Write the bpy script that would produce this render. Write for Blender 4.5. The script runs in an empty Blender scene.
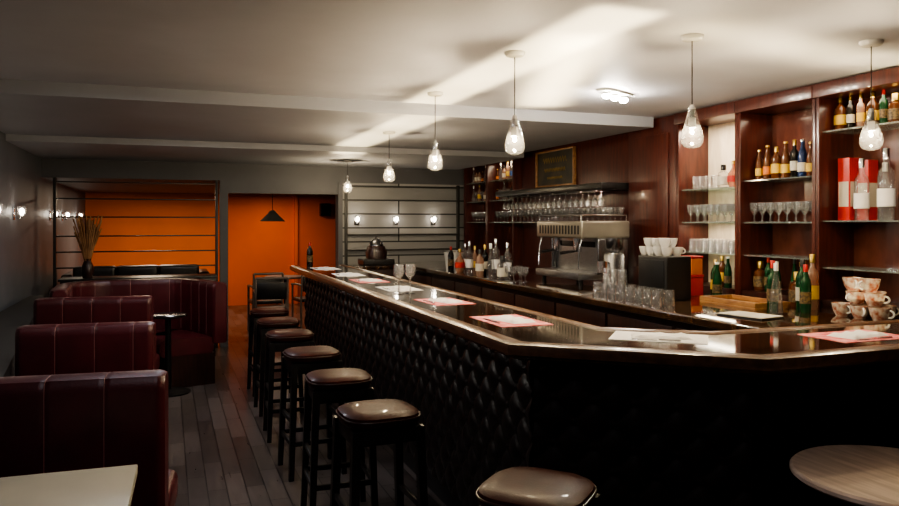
import bpy, bmesh, math, random
from mathutils import Vector, Matrix
random.seed(7)
S = bpy.context.scene
COL = S.collection

# ------------------------------------------------------------ materials
def newmat(name):
    m = bpy.data.materials.new(name); m.use_nodes = True
    nt = m.node_tree; nt.nodes.clear()
    out = nt.nodes.new('ShaderNodeOutputMaterial')
    return m, nt, out

def pmat(name, col, rough=0.5, metal=0.0, var=0.0, scale=8.0, stretch=(1,1,1), coat=0.0, bump=0.0, bscale=60, col2=None, spec=0.5):
    m, nt, out = newmat(name)
    b = nt.nodes.new('ShaderNodeBsdfPrincipled')
    b.inputs['Roughness'].default_value = rough
    b.inputs['Metallic'].default_value = metal
    b.inputs['Coat Weight'].default_value = coat
    b.inputs['Coat Roughness'].default_value = 0.06
    b.inputs['Specular IOR Level'].default_value = spec
    tc = nt.nodes.new('ShaderNodeTexCoord')
    mp = nt.nodes.new('ShaderNodeMapping'); mp.inputs['Scale'].default_value = stretch
    nt.links.new(tc.outputs['Object'], mp.inputs['Vector'])
    n = nt.nodes.new('ShaderNodeTexNoise'); n.inputs['Scale'].default_value = scale
    n.inputs['Detail'].default_value = 5
    nt.links.new(mp.outputs['Vector'], n.inputs['Vector'])
    r = nt.nodes.new('ShaderNodeValToRGB')
    c = col
    if col2 is None:
        lo = tuple(max(0, x*(1-var)) for x in c); hi = tuple(min(1, x*(1+var)) for x in c)
    else:
        lo, hi = c, col2
    r.color_ramp.elements[0].position = 0.35; r.color_ramp.elements[1].position = 0.65
    r.color_ramp.elements[0].color = (*lo, 1); r.color_ramp.elements[1].color = (*hi, 1)
    nt.links.new(n.outputs['Fac'], r.inputs['Fac'])
    nt.links.new(r.outputs['Color'], b.inputs['Base Color'])
    if bump > 0:
        n2 = nt.nodes.new('ShaderNodeTexNoise'); n2.inputs['Scale'].default_value = bscale
        nt.links.new(tc.outputs['Object'], n2.inputs['Vector'])
        bp = nt.nodes.new('ShaderNodeBump'); bp.inputs['Strength'].default_value = bump
        bp.inputs['Distance'].default_value = 0.01
        nt.links.new(n2.outputs['Fac'], bp.inputs['Height'])
        nt.links.new(bp.outputs['Normal'], b.inputs['Normal'])
    nt.links.new(b.outputs['BSDF'], out.inputs['Surface'])
    return m

def glassmat(name, col=(1,1,1), base=0.07, gain=0.6, haze=0.04):
    m, nt, out = newmat(name)
    t = nt.nodes.new('ShaderNodeBsdfTransparent'); t.inputs['Color'].default_value = (*col, 1)
    g = nt.nodes.new('ShaderNodeBsdfGlossy'); g.inputs['Roughness'].default_value = 0.05
    d = nt.nodes.new('ShaderNodeBsdfDiffuse'); d.inputs['Color'].default_value = (*[0.4+0.6*c for c in col], 1)
    lw = nt.nodes.new('ShaderNodeLayerWeight'); lw.inputs['Blend'].default_value = 0.35
    ma = nt.nodes.new('ShaderNodeMath'); ma.operation = 'MULTIPLY_ADD'
    ma.inputs[1].default_value = gain; ma.inputs[2].default_value = base
    nt.links.new(lw.outputs['Facing'], ma.inputs[0])
    m0 = nt.nodes.new('ShaderNodeMixShader'); m0.inputs['Fac'].default_value = haze
    nt.links.new(t.outputs[0], m0.inputs[1]); nt.links.new(d.outputs[0], m0.inputs[2])
    mx = nt.nodes.new('ShaderNodeMixShader')
    nt.links.new(ma.outputs[0], mx.inputs['Fac'])
    nt.links.new(m0.outputs[0], mx.inputs[1]); nt.links.new(g.outputs[0], mx.inputs[2])
    nt.links.new(mx.outputs[0], out.inputs['Surface'])
    return m

def emat(name, col, strength):
    m, nt, out = newmat(name)
    e = nt.nodes.new('ShaderNodeEmission'); e.inputs['Color'].default_value = (*col, 1)
    e.inputs['Strength'].default_value = strength
    nt.links.new(e.outputs[0], out.inputs['Surface'])
    return m

def plankmat():
    m, nt, out = newmat('floor_planks')
    b = nt.nodes.new('ShaderNodeBsdfPrincipled')
    tc = nt.nodes.new('ShaderNodeTexCoord')
    mp = nt.nodes.new('ShaderNodeMapping'); mp.inputs['Rotation'].default_value = (0, 0, math.radians(90))
    nt.links.new(tc.outputs['Object'], mp.inputs['Vector'])
    br = nt.nodes.new('ShaderNodeTexBrick')
    br.inputs['Scale'].default_value = 1.0
    br.inputs['Brick Width'].default_value = 0.55
    br.inputs['Row Height'].default_value = 0.11
    br.inputs['Mortar Size'].default_value = 0.003
    br.inputs['Color1'].default_value = (0.065, 0.049, 0.043, 1)
    br.inputs['Color2'].default_value = (0.19, 0.155, 0.14, 1)
    br.inputs['Mortar'].default_value = (0.008, 0.006, 0.005, 1)
    nt.links.new(mp.outputs['Vector'], br.inputs['Vector'])
    n = nt.nodes.new('ShaderNodeTexNoise'); n.inputs['Scale'].default_value = 8; n.inputs['Detail'].default_value = 4
    mp2 = nt.nodes.new('ShaderNodeMapping'); mp2.inputs['Scale'].default_value = (5, 0.6, 1)
    nt.links.new(tc.outputs['Object'], mp2.inputs['Vector']); nt.links.new(mp2.outputs['Vector'], n.inputs['Vector'])
    mx = nt.nodes.new('ShaderNodeMix'); mx.data_type = 'RGBA'; mx.blend_type = 'MULTIPLY'
    mx.inputs['Factor'].default_value = 0.5
    nt.links.new(br.outputs['Color'], mx.inputs[6]); nt.links.new(n.outputs['Fac'], mx.inputs[7])
    nt.links.new(mx.outputs[2], b.inputs['Base Color'])
    mr = nt.nodes.new('ShaderNodeMapRange'); mr.inputs['To Min'].default_value = 0.24; mr.inputs['To Max'].default_value = 0.36
    nt.links.new(n.outputs['Fac'], mr.inputs['Value']); nt.links.new(mr.outputs['Result'], b.inputs['Roughness'])
    bp = nt.nodes.new('ShaderNodeBump'); bp.inputs['Strength'].default_value = 0.3; bp.inputs['Distance'].default_value = 0.004
    nt.links.new(br.outputs['Fac'], bp.inputs['Height']); bp.invert = True
    nt.links.new(bp.outputs['Normal'], b.inputs['Normal'])
    nt.links.new(b.outputs['BSDF'], out.inputs['Surface'])
    return m

def panelmat(name, c1, c2, row=0.19, mortar=0.010):
    m, nt, out = newmat(name)
    b = nt.nodes.new('ShaderNodeBsdfPrincipled'); b.inputs['Roughness'].default_value = 0.5
    tc = nt.nodes.new('ShaderNodeTexCoord')
    sp = nt.nodes.new('ShaderNodeSeparateXYZ'); nt.links.new(tc.outputs['Object'], sp.inputs[0])
    cb = nt.nodes.new('ShaderNodeCombineXYZ')
    nt.links.new(sp.outputs['X'], cb.inputs['X']); nt.links.new(sp.outputs['Z'], cb.inputs['Y'])
    br = nt.nodes.new('ShaderNodeTexBrick'); br.inputs['Scale'].default_value = 1
    br.inputs['Brick Width'].default_value = 3.0; br.inputs['Row Height'].default_value = row
    br.inputs['Mortar Size'].default_value = mortar
    br.inputs['Color1'].default_value = (*c1, 1); br.inputs['Color2'].default_value = (*c2, 1)
    br.inputs['Mortar'].default_value = (0.02, 0.02, 0.02, 1)
    nt.links.new(cb.outputs[0], br.inputs['Vector'])
    nt.links.new(br.outputs['Color'], b.inputs['Base Color'])
    nt.links.new(b.outputs['BSDF'], out.inputs['Surface'])
    return m

M = {}
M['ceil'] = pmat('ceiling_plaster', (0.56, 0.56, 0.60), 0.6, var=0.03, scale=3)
M['soffit'] = pmat('shaded_soffit_plaster', (0.38, 0.385, 0.42), 0.6, var=0.03, scale=3)  # ceiling plaster darkened in colour so the soffit faces look less lit
M['wallgrey'] = pmat('wall_grey_paint', (0.12, 0.13, 0.15), 0.5, var=0.08, scale=3)
M['walldark'] = pmat('wall_dark_paint', (0.06, 0.06, 0.066), 0.6, var=0.08, scale=3)
M['header'] = pmat('header_grey_paint', (0.11, 0.11, 0.12), 0.6, var=0.05, scale=3)
M['ledge'] = pmat('ledge_dark_paint', (0.015, 0.014, 0.015), 0.6, var=0.08, scale=3)
M['orange'] = pmat('orange_paint', (0.86, 0.18, 0.008), 0.6, var=0.04, scale=2)
M['orangered'] = pmat('orange_red_paint', (0.80, 0.135, 0.007), 0.6, var=0.04, scale=2)
M['floor'] = plankmat()
M['greypanel'] = panelmat('grey_panelling', (0.26, 0.26, 0.26), (0.36, 0.35, 0.34))
M['mahog'] = pmat('mahogany', (0.048, 0.010, 0.007), 0.30, scale=6, stretch=(6, 6, 0.7), col2=(0.090, 0.020, 0.012), coat=0.25)
M['mahogdark'] = pmat('dark_mahogany', (0.018, 0.006, 0.004), 0.35, scale=6, stretch=(6, 6, 0.7), col2=(0.04, 0.012, 0.008), coat=0.2)
M['backpanel'] = pmat('back_panel_wood', (0.065, 0.018, 0.012), 0.25, scale=4, stretch=(2, 2, 1), col2=(0.13, 0.042, 0.028), coat=0.4)
M['palepanel'] = pmat('pale_back_panel', (0.66, 0.54, 0.40), 0.35, scale=5, stretch=(4, 4, 1), col2=(0.80, 0.68, 0.54))
M['bartop'] = pmat('bar_top_polished', (0.018, 0.010, 0.006), 0.08, scale=14, stretch=(2, 2, 1), col2=(0.07, 0.035, 0.016), coat=0.9)
M['honey'] = pmat('brown_wood_edge', (0.07, 0.030, 0.014), 0.30, scale=10, stretch=(3, 1, 3), col2=(0.14, 0.066, 0.032), coat=0.25)
M['traywood'] = pmat('light_tray_wood', (0.22, 0.10, 0.04), 0.35, scale=10, stretch=(3, 1, 3), col2=(0.35, 0.18, 0.07))
M['leather'] = pmat('black_leather', (0.015, 0.010, 0.009), 0.32, var=0.2, scale=20, bump=0.04, bscale=160, spec=0.7, coat=0.08)
M['leatherdull'] = pmat('dull_black_leather', (0.013, 0.008, 0.006), 0.5, var=0.2, scale=20, spec=0.2)
M['stoolseat'] = pmat('brown_leather', (0.034, 0.007, 0.005), 0.42, var=0.2, scale=15, bump=0.08, bscale=120, spec=0.10, coat=0.10)
M['burg'] = pmat('burgundy_vinyl', (0.070, 0.009, 0.013), 0.36, var=0.15, scale=6, bump=0.1, bscale=120)
M['piping'] = pmat('piping_tan', (0.26, 0.11, 0.10), 0.45)
M['seatpiping'] = pmat('piping_dark', (0.03, 0.012, 0.010), 0.4)
M['black'] = pmat('black_lacquer', (0.010, 0.009, 0.009), 0.35, var=0.2)
M['blackmetal'] = pmat('black_metal', (0.015, 0.015, 0.016), 0.4, metal=0.6)
M['greymetal'] = pmat('grey_metal', (0.040, 0.038, 0.036), 0.4, metal=0.3)
M['lampgrey'] = pmat('lamp_grey_enamel', (0.16, 0.16, 0.15), 0.45)
M['chrome'] = pmat('chrome', (0.75, 0.75, 0.76), 0.16, metal=1.0)
M['steel'] = pmat('brushed_steel', (0.45, 0.45, 0.46), 0.3, metal=1.0, var=0.1, scale=20, stretch=(1, 1, 12))
M['darksteel'] = pmat('dark_steel', (0.22, 0.22, 0.23), 0.25, metal=1.0, var=0.1)
M['silver'] = pmat('warm_silver_enamel', (0.27, 0.245, 0.205), 0.28, metal=0.6, var=0.04)
M['brass'] = pmat('brass', (0.5, 0.32, 0.12), 0.3, metal=1.0)
M['glass'] = glassmat('clear_glass', base=0.08, gain=0.65, haze=0.04)
M['glassbright'] = glassmat('clear_wine_glass', base=0.16, gain=0.95, haze=0.16)
M['glassthick'] = glassmat('pendant_glass', (0.96, 0.95, 0.93), base=0.03, gain=0.75, haze=0.012)
M['shelfglass'] = glassmat('shelf_glass', (0.85, 0.95, 0.9), base=0.12, gain=0.45, haze=0.14)
M['amber'] = glassmat('amber_liquor', (0.75, 0.32, 0.06), base=0.06, gain=0.4, haze=0.25)
M['greenglass'] = pmat('green_bottle_glass', (0.008, 0.045, 0.016), 0.06, var=0.2)
M['darkglass'] = pmat('dark_bottle_glass', (0.010, 0.008, 0.006), 0.05, var=0.2)
M['brownglass'] = pmat('brown_bottle_glass', (0.09, 0.028, 0.008), 0.06, var=0.2)
M['blueglass'] = pmat('blue_bottle_glass', (0.015, 0.03, 0.09), 0.06, var=0.2)
M['white'] = pmat('white_ceramic', (0.75, 0.74, 0.72), 0.2, var=0.02)
M['paper'] = pmat('white_paper', (0.80, 0.78, 0.77), 0.8, var=0.03, scale=30)
M['redpaper'] = pmat('pink_red_print', (0.60, 0.05, 0.06), 0.7, scale=16, col2=(0.85, 0.36, 0.36))
M['red'] = pmat('red_print_card', (0.45, 0.02, 0.015), 0.4, var=0.1)
M['yellow'] = pmat('yellow_label', (0.65, 0.42, 0.06), 0.5, var=0.1)
M['orangelab'] = pmat('orange_label', (0.60, 0.17, 0.03), 0.5, var=0.1)
M['cream'] = pmat('cream_label', (0.55, 0.51, 0.43), 0.6, var=0.05)
M['bluelab'] = pmat('blue_label', (0.05, 0.12, 0.35), 0.5, var=0.1)
M['darklab'] = pmat('dark_label', (0.03, 0.02, 0.015), 0.5, scale=60, col2=(0.20, 0.13, 0.05))
M['gold'] = pmat('gold_cap', (0.6, 0.42, 0.12), 0.3, metal=0.9)
M['tabletop'] = pmat('cream_laminate', (0.50, 0.46, 0.36), 0.4, var=0.04, scale=4)
M['roundtop'] = pmat('greyed_wood', (0.54, 0.40, 0.31), 0.3, scale=5, stretch=(8, 0.8, 1), col2=(0.76, 0.60, 0.49), coat=0.3)
M['reed'] = pmat('dried_reed', (0.42, 0.22, 0.10), 0.8, var=0.3)
M['canvas'] = pmat('dark_poster', (0.012, 0.010, 0.008), 0.4, scale=6, col2=(0.05, 0.034, 0.014))
M['lettering'] = pmat('gold_print', (0.24, 0.16, 0.05), 0.6, var=0.2)
M['woodgrey'] = pmat('grey_chair_frame', (0.20, 0.16, 0.14), 0.35, var=0.1)
M['bulb'] = emat('pendant_bulb_glow', (1.0, 0.82, 0.54), 17500)
M['spotbulb'] = emat('spot_bulb_glow', (1.0, 0.90, 0.75), 850)
M['sconceglow'] = emat('sconce_glow', (1.0, 0.88, 0.72), 45)

# ------------------------------------------------------------ mesh helpers
def mesh(name, verts, faces, mat, smooth=True):
    me = bpy.data.meshes.new(name)
    me.from_pydata([tuple(v) for v in verts], [], faces)
    bm = bmesh.new(); bm.from_mesh(me)
    bmesh.ops.recalc_face_normals(bm, faces=bm.faces)
    bm.to_mesh(me); bm.free()
    me.materials.append(mat)
    if smooth:
        for p in me.polygons: p.use_smooth = True
        try: me.set_sharp_from_angle(angle=math.radians(40))
        except Exception: pass
    return me

def obj(name, me, loc=(0, 0, 0), rot=0.0, parent=None):
    o = bpy.data.objects.new(name, me)
    o.location = loc; o.rotation_euler = (0, 0, rot) if not isinstance(rot, tuple) else rot
    if parent: o.parent = parent
    COL.objects.link(o)
    return o

def top(o, label, cat, group=None):
    o['label'] = label; o['category'] = cat
    if group: o['group'] = group
    return o

def empty(name, loc, rot=0.0):
    o = bpy.data.objects.new(name, None); o.empty_display_size = 0.1
    o.location = loc; o.rotation_euler = (0, 0, rot)
    COL.objects.link(o); return o

def copy_thing(src, loc, rot=0.0):
    n = src.copy(); n.location = loc; n.rotation_euler = (0, 0, rot)
    COL.objects.link(n)
    for ch in src.children:
        c = ch.copy(); c.parent = n
        c.matrix_parent_inverse = ch.matrix_parent_inverse.copy()
        COL.objects.link(c)
        for g in ch.children:
            k = g.copy(); k.parent = c; COL.objects.link(k)
    return n

def boxm(name, a, b, mat, bev=0.0, seg=2):
    bm = bmesh.new()
    bmesh.ops.create_cube(bm, size=1)
    cx = [(a[i]+b[i])/2 for i in range(3)]; sz = [abs(b[i]-a[i]) for i in range(3)]
    for v in bm.verts:
        v.co = Vector([cx[i]+v.co[i]*sz[i] for i in range(3)])
    if bev > 0:
        bmesh.ops.bevel(bm, geom=bm.edges[:], offset=min(bev, min(sz)*0.45), segments=seg, affect='EDGES', profile=0.6)
    me = bpy.data.meshes.new(name); bm.to_mesh(me); bm.free()
    me.materials.append(mat)
    if bev > 0:
        for p in me.polygons: p.use_smooth = True
        try: me.set_sharp_from_angle(angle=math.radians(40))
        except Exception: pass
    return me

def join(name, metas, mat, smooth=True):
    V = []; F = []
    for me in metas:
        off = len(V)
        V += [v.co.copy() for v in me.vertices]
        F += [[i+off for i in p.vertices] for p in me.polygons]
    return mesh(name, V, F, mat, smooth)

def lathe(name, prof, mat, n=20):
    V = []; F = []
    idx = []
    for r, z in prof:
        if r < 1e-5:
            idx.append([len(V)]); V.append((0, 0, z))
        else:
            idx.append(list(range(len(V), len(V)+n)))
            for i in range(n):
                a = 2*math.pi*i/n; V.append((r*math.cos(a), r*math.sin(a), z))
    for k in range(len(idx)-1):
        A, B = idx[k], idx[k+1]
        for i in range(n):
            j = (i+1) % n
            if len(A) == 1 and len(B) == 1: continue
            if len(A) == 1: F.append((A[0], B[i], B[j]))
            elif len(B) == 1: F.append((A[i], A[j], B[0]))
            else: F.append((A[i], A[j], B[j], B[i]))
    return mesh(name, V, F, mat)

def tube(name, pts, r, mat, n=8):
    V = []; F = []
    P = [Vector(p) for p in pts]
    for k, p in enumerate(P):
        t = (P[min(k+1, len(P)-1)]-P[max(k-1, 0)]).normalized()
        u = t.orthogonal().normalized() if k == 0 else (u - t*u.dot(t)).normalized()
        w = t.cross(u)
        rr = r[k] if isinstance(r, (list, tuple)) else r
        for i in range(n):
            a = 2*math.pi*i/n
            V.append(p+u*math.cos(a)*rr+w*math.sin(a)*rr)
    for k in range(len(P)-1):
        for i in range(n):
            j = (i+1) % n
            F.append((k*n+i, k*n+j, (k+1)*n+j, (k+1)*n+i))
    F.append(list(range(n))); F.append(list(range((len(P)-1)*n, len(P)*n)))
    return mesh(name, V, F, mat)

def loft(name, rings, mat, n=32, e=3.2):
    V = []; F = []
    for rx, ry, z in rings:
        for i in range(n):
            a = 2*math.pi*i/n
            c, s = math.cos(a), math.sin(a)
            V.append((rx*math.copysign(abs(c)**(2/e), c), ry*math.copysign(abs(s)**(2/e), s), z))
    for k in range(len(rings)-1):
        for i in range(n):
            j = (i+1) % n
            F.append((k*n+i, k*n+j, (k+1)*n+j, (k+1)*n+i))
    F.append(list(range(n))); F.append(list(range((len(rings)-1)*n, len(rings)*n)))
    return mesh(name, V, F, mat)

def prism(name, poly, z0, z1, mat):
    n = len(poly)
    V = [(x, y, z0) for x, y in poly]+[(x, y, z1) for x, y in poly]
    F = [list(range(n)), list(range(n, 2*n))]
    for i in range(n):
        j = (i+1) % n; F.append((i, j, n+j, n+i))
    return mesh(name, V, F, mat, smooth=False)

def sweep(name, path, prof, mat, inset=None, smooth=True):
    P = [Vector(p) for p in path]; V = []; F = []
    m = len(prof)
    dc = sum(p[0] for p in prof)/m
    zt = min(p[1] for p in prof)
    s = 0
    for k, p in enumerate(P):
        if k > 0: s += (p-P[k-1]).length
        t1 = (P[k]-P[k-1]).normalized() if k > 0 else (P[1]-P[0]).normalized()
        t2 = (P[k+1]-P[k]).normalized() if k < len(P)-1 else t1
        t = (t1+t2).normalized()
        nrm = Vector((-t.y, t.x)); f = 1/max(0.3, nrm.dot(Vector((-t1.y, t1.x))))
        ins = inset(s) if inset else 0
        for d, z in prof:
            dd = d
            if ins:
                sg = 1 if d > dc else -1
                dd = dc+sg*max(0, abs(d-dc)-ins)
                z = zt+(z-zt)*(1-ins*0.6)
            q = p+nrm*f*dd
            V.append((q.x, q.y, z))
    for k in range(len(P)-1):
        for i in range(m):
            j = (i+1) % m
            F.append((k*m+i, k*m+j, (k+1)*m+j, (k+1)*m+i))
    F.append(list(range(m))); F.append(list(range((len(P)-1)*m, len(P)*m)))
    return mesh(name, V, F, mat, smooth)

def struct(o):
    o['kind'] = 'structure'; return o

# ------------------------------------------------------------ room shell
CZ = 2.5
XL = -1.40
Z2, Z3 = 2.41, 2.35
struct(obj('floor', boxm('floor', (-1.6, -2, -0.1), (4.5, 15.3, 0), M['floor'])))
struct(obj('ceiling', boxm('ceiling', (-1.6, -2, CZ), (4.5, 15.3, CZ+0.1), M['ceil'])))
struct(obj('wall_left', boxm('wall_left', (XL-0.2, -2, 0), (XL, 15.3, CZ), M['wallgrey'])))
def ledx(y): return -0.365-0.0977*y
struct(obj('wall_ledge', prism('wall_ledge', [(ledx(5.6), 5.6), (ledx(9.2), 9.2), (XL, 9.2), (XL, 5.6)], 0, 0.80, M['ledge'])))
struct(obj('wall_ledge_front', prism('wall_ledge', [(ledx(3.0), 3.0), (ledx(5.6), 5.6), (XL, 5.6), (XL, 3.0)], 0, 0.80, M['ledge'])))
struct(obj('wall_right', boxm('wall_right', (4.28, -2, 0), (4.5, 15.3, CZ), M['mahogdark'])))
struct(obj('wall_front', boxm('wall_front', (-1.6, -2.2, 0), (4.5, -2, CZ), M['walldark'])))
struct(obj('wall_back', boxm('wall_back', (-1.6, 15.0, 0), (0.93, 15.2, CZ), M['orange'])))
struct(obj('wall_back_right', boxm('wall_back', (0.93, 14.9, 0), (4.5, 15.1, CZ), M['orangered'])))
struct(obj('wall_divider', boxm('wall_divider', (2.2, 10.0, 0), (4.28, 10.12, 2.13), M['greypanel'])))
struct(obj('trim_1', boxm('trim_1', (XL, 10.0, 2.13), (4.28, 14.9, CZ), M['header'])))
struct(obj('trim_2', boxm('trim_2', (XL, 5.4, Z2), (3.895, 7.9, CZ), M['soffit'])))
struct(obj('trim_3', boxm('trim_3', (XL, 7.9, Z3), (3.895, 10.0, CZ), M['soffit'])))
struct(obj('trim_4', boxm('trim_4', (0.62, 9.97, 0), (0.72, 10.1, 2.13), M['header'])))
struct(obj('trim_5', boxm('trim_5', (2.14, 9.95, 0), (2.2, 10.14, 2.13), M['header'])))
struct(obj('trim_6', boxm('trim_6', (2.32, 14.8, 0), (2.38, 14.9, 2.13), M['orangered'])))
struct(obj('trim_7', boxm('trim_7', (0.72, 9.98, 1.97), (2.14, 10.1, 2.13), M['header'])))

# ------------------------------------------------------------ room divider with rails
d = top(empty('room_divider', (0, 10.0, 0)), 'thin dark metal open rail room divider in front of orange wall', 'room divider')
for x in (-1.26, 0.58):
    obj('post', boxm('post', (x-0.016, -0.04, 0), (x+0.016, 0.04, 2.13), M['greymetal'], 0.003), parent=d)
rail = boxm('rail', (-1.244, -0.03, -0.008), (0.564, 0.03, 0.008), M['greymetal'], 0.002)
for z in (2.08, 1.88, 1.66, 1.43, 1.24, 1.05):
    obj('rail', rail, (0, 0, z), parent=d)
d = top(empty('room_divider', (3.15, 9.97, 0)), 'dark metal rail frame on the grey panelled wall', 'room divider')
for x in (-0.9, 0.72):
    obj('post', boxm('post', (x-0.016, -0.03, 0), (x+0.016, 0.028, 2.12), M['greymetal'], 0.003), parent=d)
rail = boxm('rail', (-0.884, -0.03, -0.006), (0.704, 0.028, 0.006), M['greymetal'], 0.002)
for z in (2.08, 1.9, 1.43, 1.22):
    obj('rail', rail, (0, 0, z), parent=d)

# ------------------------------------------------------------ bar
bar = top(empty('bar_counter', (1.7, 5.5, 0)), 'long bar with black diamond tufted leather front and polished wooden top', 'bar counter')
def bp(name, me):
    o = obj(name, me, parent=bar); o.location = (-1.7, -5.5, 0); return o
body = [(1.47, 8.5), (1.47, 2.86), (2.12, 2.31), (4.27, 2.31), (4.27, 2.70), (2.28, 2.70), (1.86, 3.03), (1.86, 8.5)]
bp('body', prism('body', body, 0, 1.045, M['black']))
topp = [(1.315, 8.6), (1.315, 2.777), (2.045, 2.155), (4.27, 2.155), (4.27, 2.75), (2.295, 2.75), (1.905, 3.045), (1.905, 8.6)]
bp('bar_top', prism('bar_top', topp, 1.045, 1.10, M['bartop']))
prof = [(-0.045, 1.045), (-0.03, 1.035), (0.0, 1.035), (0.02, 1.045), (0.045, 1.06), (0.05, 1.085), (0.045, 1.102), (0.03, 1.108), (-0.03, 1.106), (-0.045, 1.101)]
outer = [(1.34, 8.6), (1.34, 2.79), (2.055, 2.18), (4.27, 2.18)]
bp('edge_moulding', sweep('edge_moulding', outer[::1], [(-a, z) for a, z in prof], M['honey']))
inner = [(1.885, 8.6), (1.885, 3.035), (2.285, 2.73), (4.27, 2.73)]
bp('edge_moulding', sweep('edge_moulding', inner, [(a*0.5, z) for a, z in prof], M['honey']))

def tuft(name, p0, p1, z0, z1, depth, mat, step=0.0095, out=1):
    p0 = Vector(p0); p1 = Vector(p1); L = (p1-p0).length; t = (p1-p0)/L
    nrm = Vector((t.y, -t.x))*out
    nu = int(L/step); nv = int((z1-z0)/step); a, b = 0.084, 0.096
    V = []; F = []
    for i in range(nu+1):
        s = L*i/nu
        for j in range(nv+1):
            z = z0+(z1-z0)*j/nv
            A = s/a+z/b; B = s/a-z/b
            h = (abs(math.sin(math.pi*A/2))*abs(math.sin(math.pi*B/2)))**0.45
            ca = abs((A/2) - round(A/2)); cb = abs((B/2)-round(B/2))
            r = math.hypot(ca, cb)
            hh = depth*h
            if r < 0.11: hh = depth*(0.12+0.55*math.sqrt(max(0, 1-(r/0.11)**2)))
            q = p0+t*s+nrm*hh
            V.append((q.x, q.y, z))
    for i in range(nu):
        for j in range(nv):
            k = i*(nv+1)+j
            F.append((k, k+1, k+nv+2, k+nv+1))
    me = bpy.data.meshes.new(name); me.from_pydata(V, [], F); me.materials.append(mat)
    for p in me.polygons: p.use_smooth = True
    return me
bp('tufted_panel', tuft('tufted_panel', (1.465, 8.5), (1.465, 2.87), 0.12, 1.03, 0.026, M['leather'], out=1))
bp('tufted_panel', tuft('tufted_panel', (1.465, 2.87), (2.117, 2.305), 0.12, 1.03, 0.024, M['leatherdull'], out=1))
bp('tufted_panel', tuft('tufted_panel', (2.117, 2.305), (4.0, 2.305), 0.12, 1.03, 0.022, M['leatherdull'], out=1))

# ------------------------------------------------------------ stools
def make_stool(loc, rot, label):
    st = top(empty('bar_stool', loc, rot), label, 'bar stool', 'bar stools along the counter')
    k = 0.88
    obj('seat', loft('seat', [(0.165*k, 0.165*k, 0.715), (0.185*k, 0.185*k, 0.72), (0.194*k, 0.194*k, 0.732), (0.196*k, 0.196*k, 0.75),
                              (0.190*k, 0.190*k, 0.765), (0.170*k, 0.170*k, 0.774), (0.12*k, 0.12*k, 0.779), (0.04*k, 0.04*k, 0.780)], M['stoolseat'], 40, 3.2), parent=st)
    obj('seat_piping', tube('seat_piping', [(0.196*k*math.copysign(abs(math.cos(a))**(2/3.2), math.cos(a)), 0.196*k*math.copysign(abs(math.sin(a))**(2/3.2), math.sin(a)), 0.752)
        for a in [2*math.pi*i/48 for i in range(49)]], 0.004, M['seatpiping'], 6), parent=st)
    b = 0.15
    obj('apron', join('apron', [boxm('x', (-b, -b, 0.65), (b, -b+0.022, 0.715), M['black'], 0.003), boxm('x', (-b, b-0.022, 0.65), (b, b, 0.715), M['black'], 0.003),
        boxm('x', (-b, -b+.02, 0.65), (-b+0.022, b-.02, 0.715), M['black'], 0.003), boxm('x', (b-0.022, -b+.02, 0.65), (b, b-.02, 0.715), M['black'], 0.003)], M['black']), parent=st)
    for sx in (-1, 1):
        for sy in (-1, 1):
            V = []
            for (c, z, ww) in ((0.168, 0, 0.015), (0.142, 0.715, 0.019)):
                for dx, dy in ((-1, -1), (1, -1), (1, 1), (-1, 1)):
                    V.append((sx*c+dx*ww, sy*c+dy*ww, z))
            F = [(0, 1, 2, 3), (4, 5, 6, 7)]+[(i, (i+1) % 4, 4+(i+1) % 4, 4+i) for i in range(4)]
            obj('leg', mesh('leg', V, F, M['black'], False), parent=st)
    for z, c in ((0.22, 0.160), (0.36, 0.156)):
        for ax in (0, 1):
            if ax == 0 and z > 0.3: continue
            for sg in (-1, 1):
                if ax == 0: a, b2 = (-c, sg*c-0.01, z-0.014), (c, sg*c+0.01, z+0.014)
                else: a, b2 = (sg*c-0.01, -c, z-0.014), (sg*c+0.01, c, z+0.014)
                obj('stretcher', boxm('stretcher', a, b2, M['black'], 0.003), parent=st)
    return st
s0 = make_stool((0.875, 3.24, 0), 0.05, 'black wooden bar stool with square brown leather seat by the bar')
for y, r, x in ((4.04, -0.04, 0.87), (4.86, 0.06, 0.87), (5.72, -0.03, 0.86), (6.5, 0.02, 0.88), (7.25, 0.05, 0.90)):
    copy_thing(s0, (x, y, 0), r)
s = copy_thing(s0, (1.09, 2.12, 0), 0.75)
s['label'] = 'black bar stool with brown leather seat at the angled bar corner'

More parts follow.
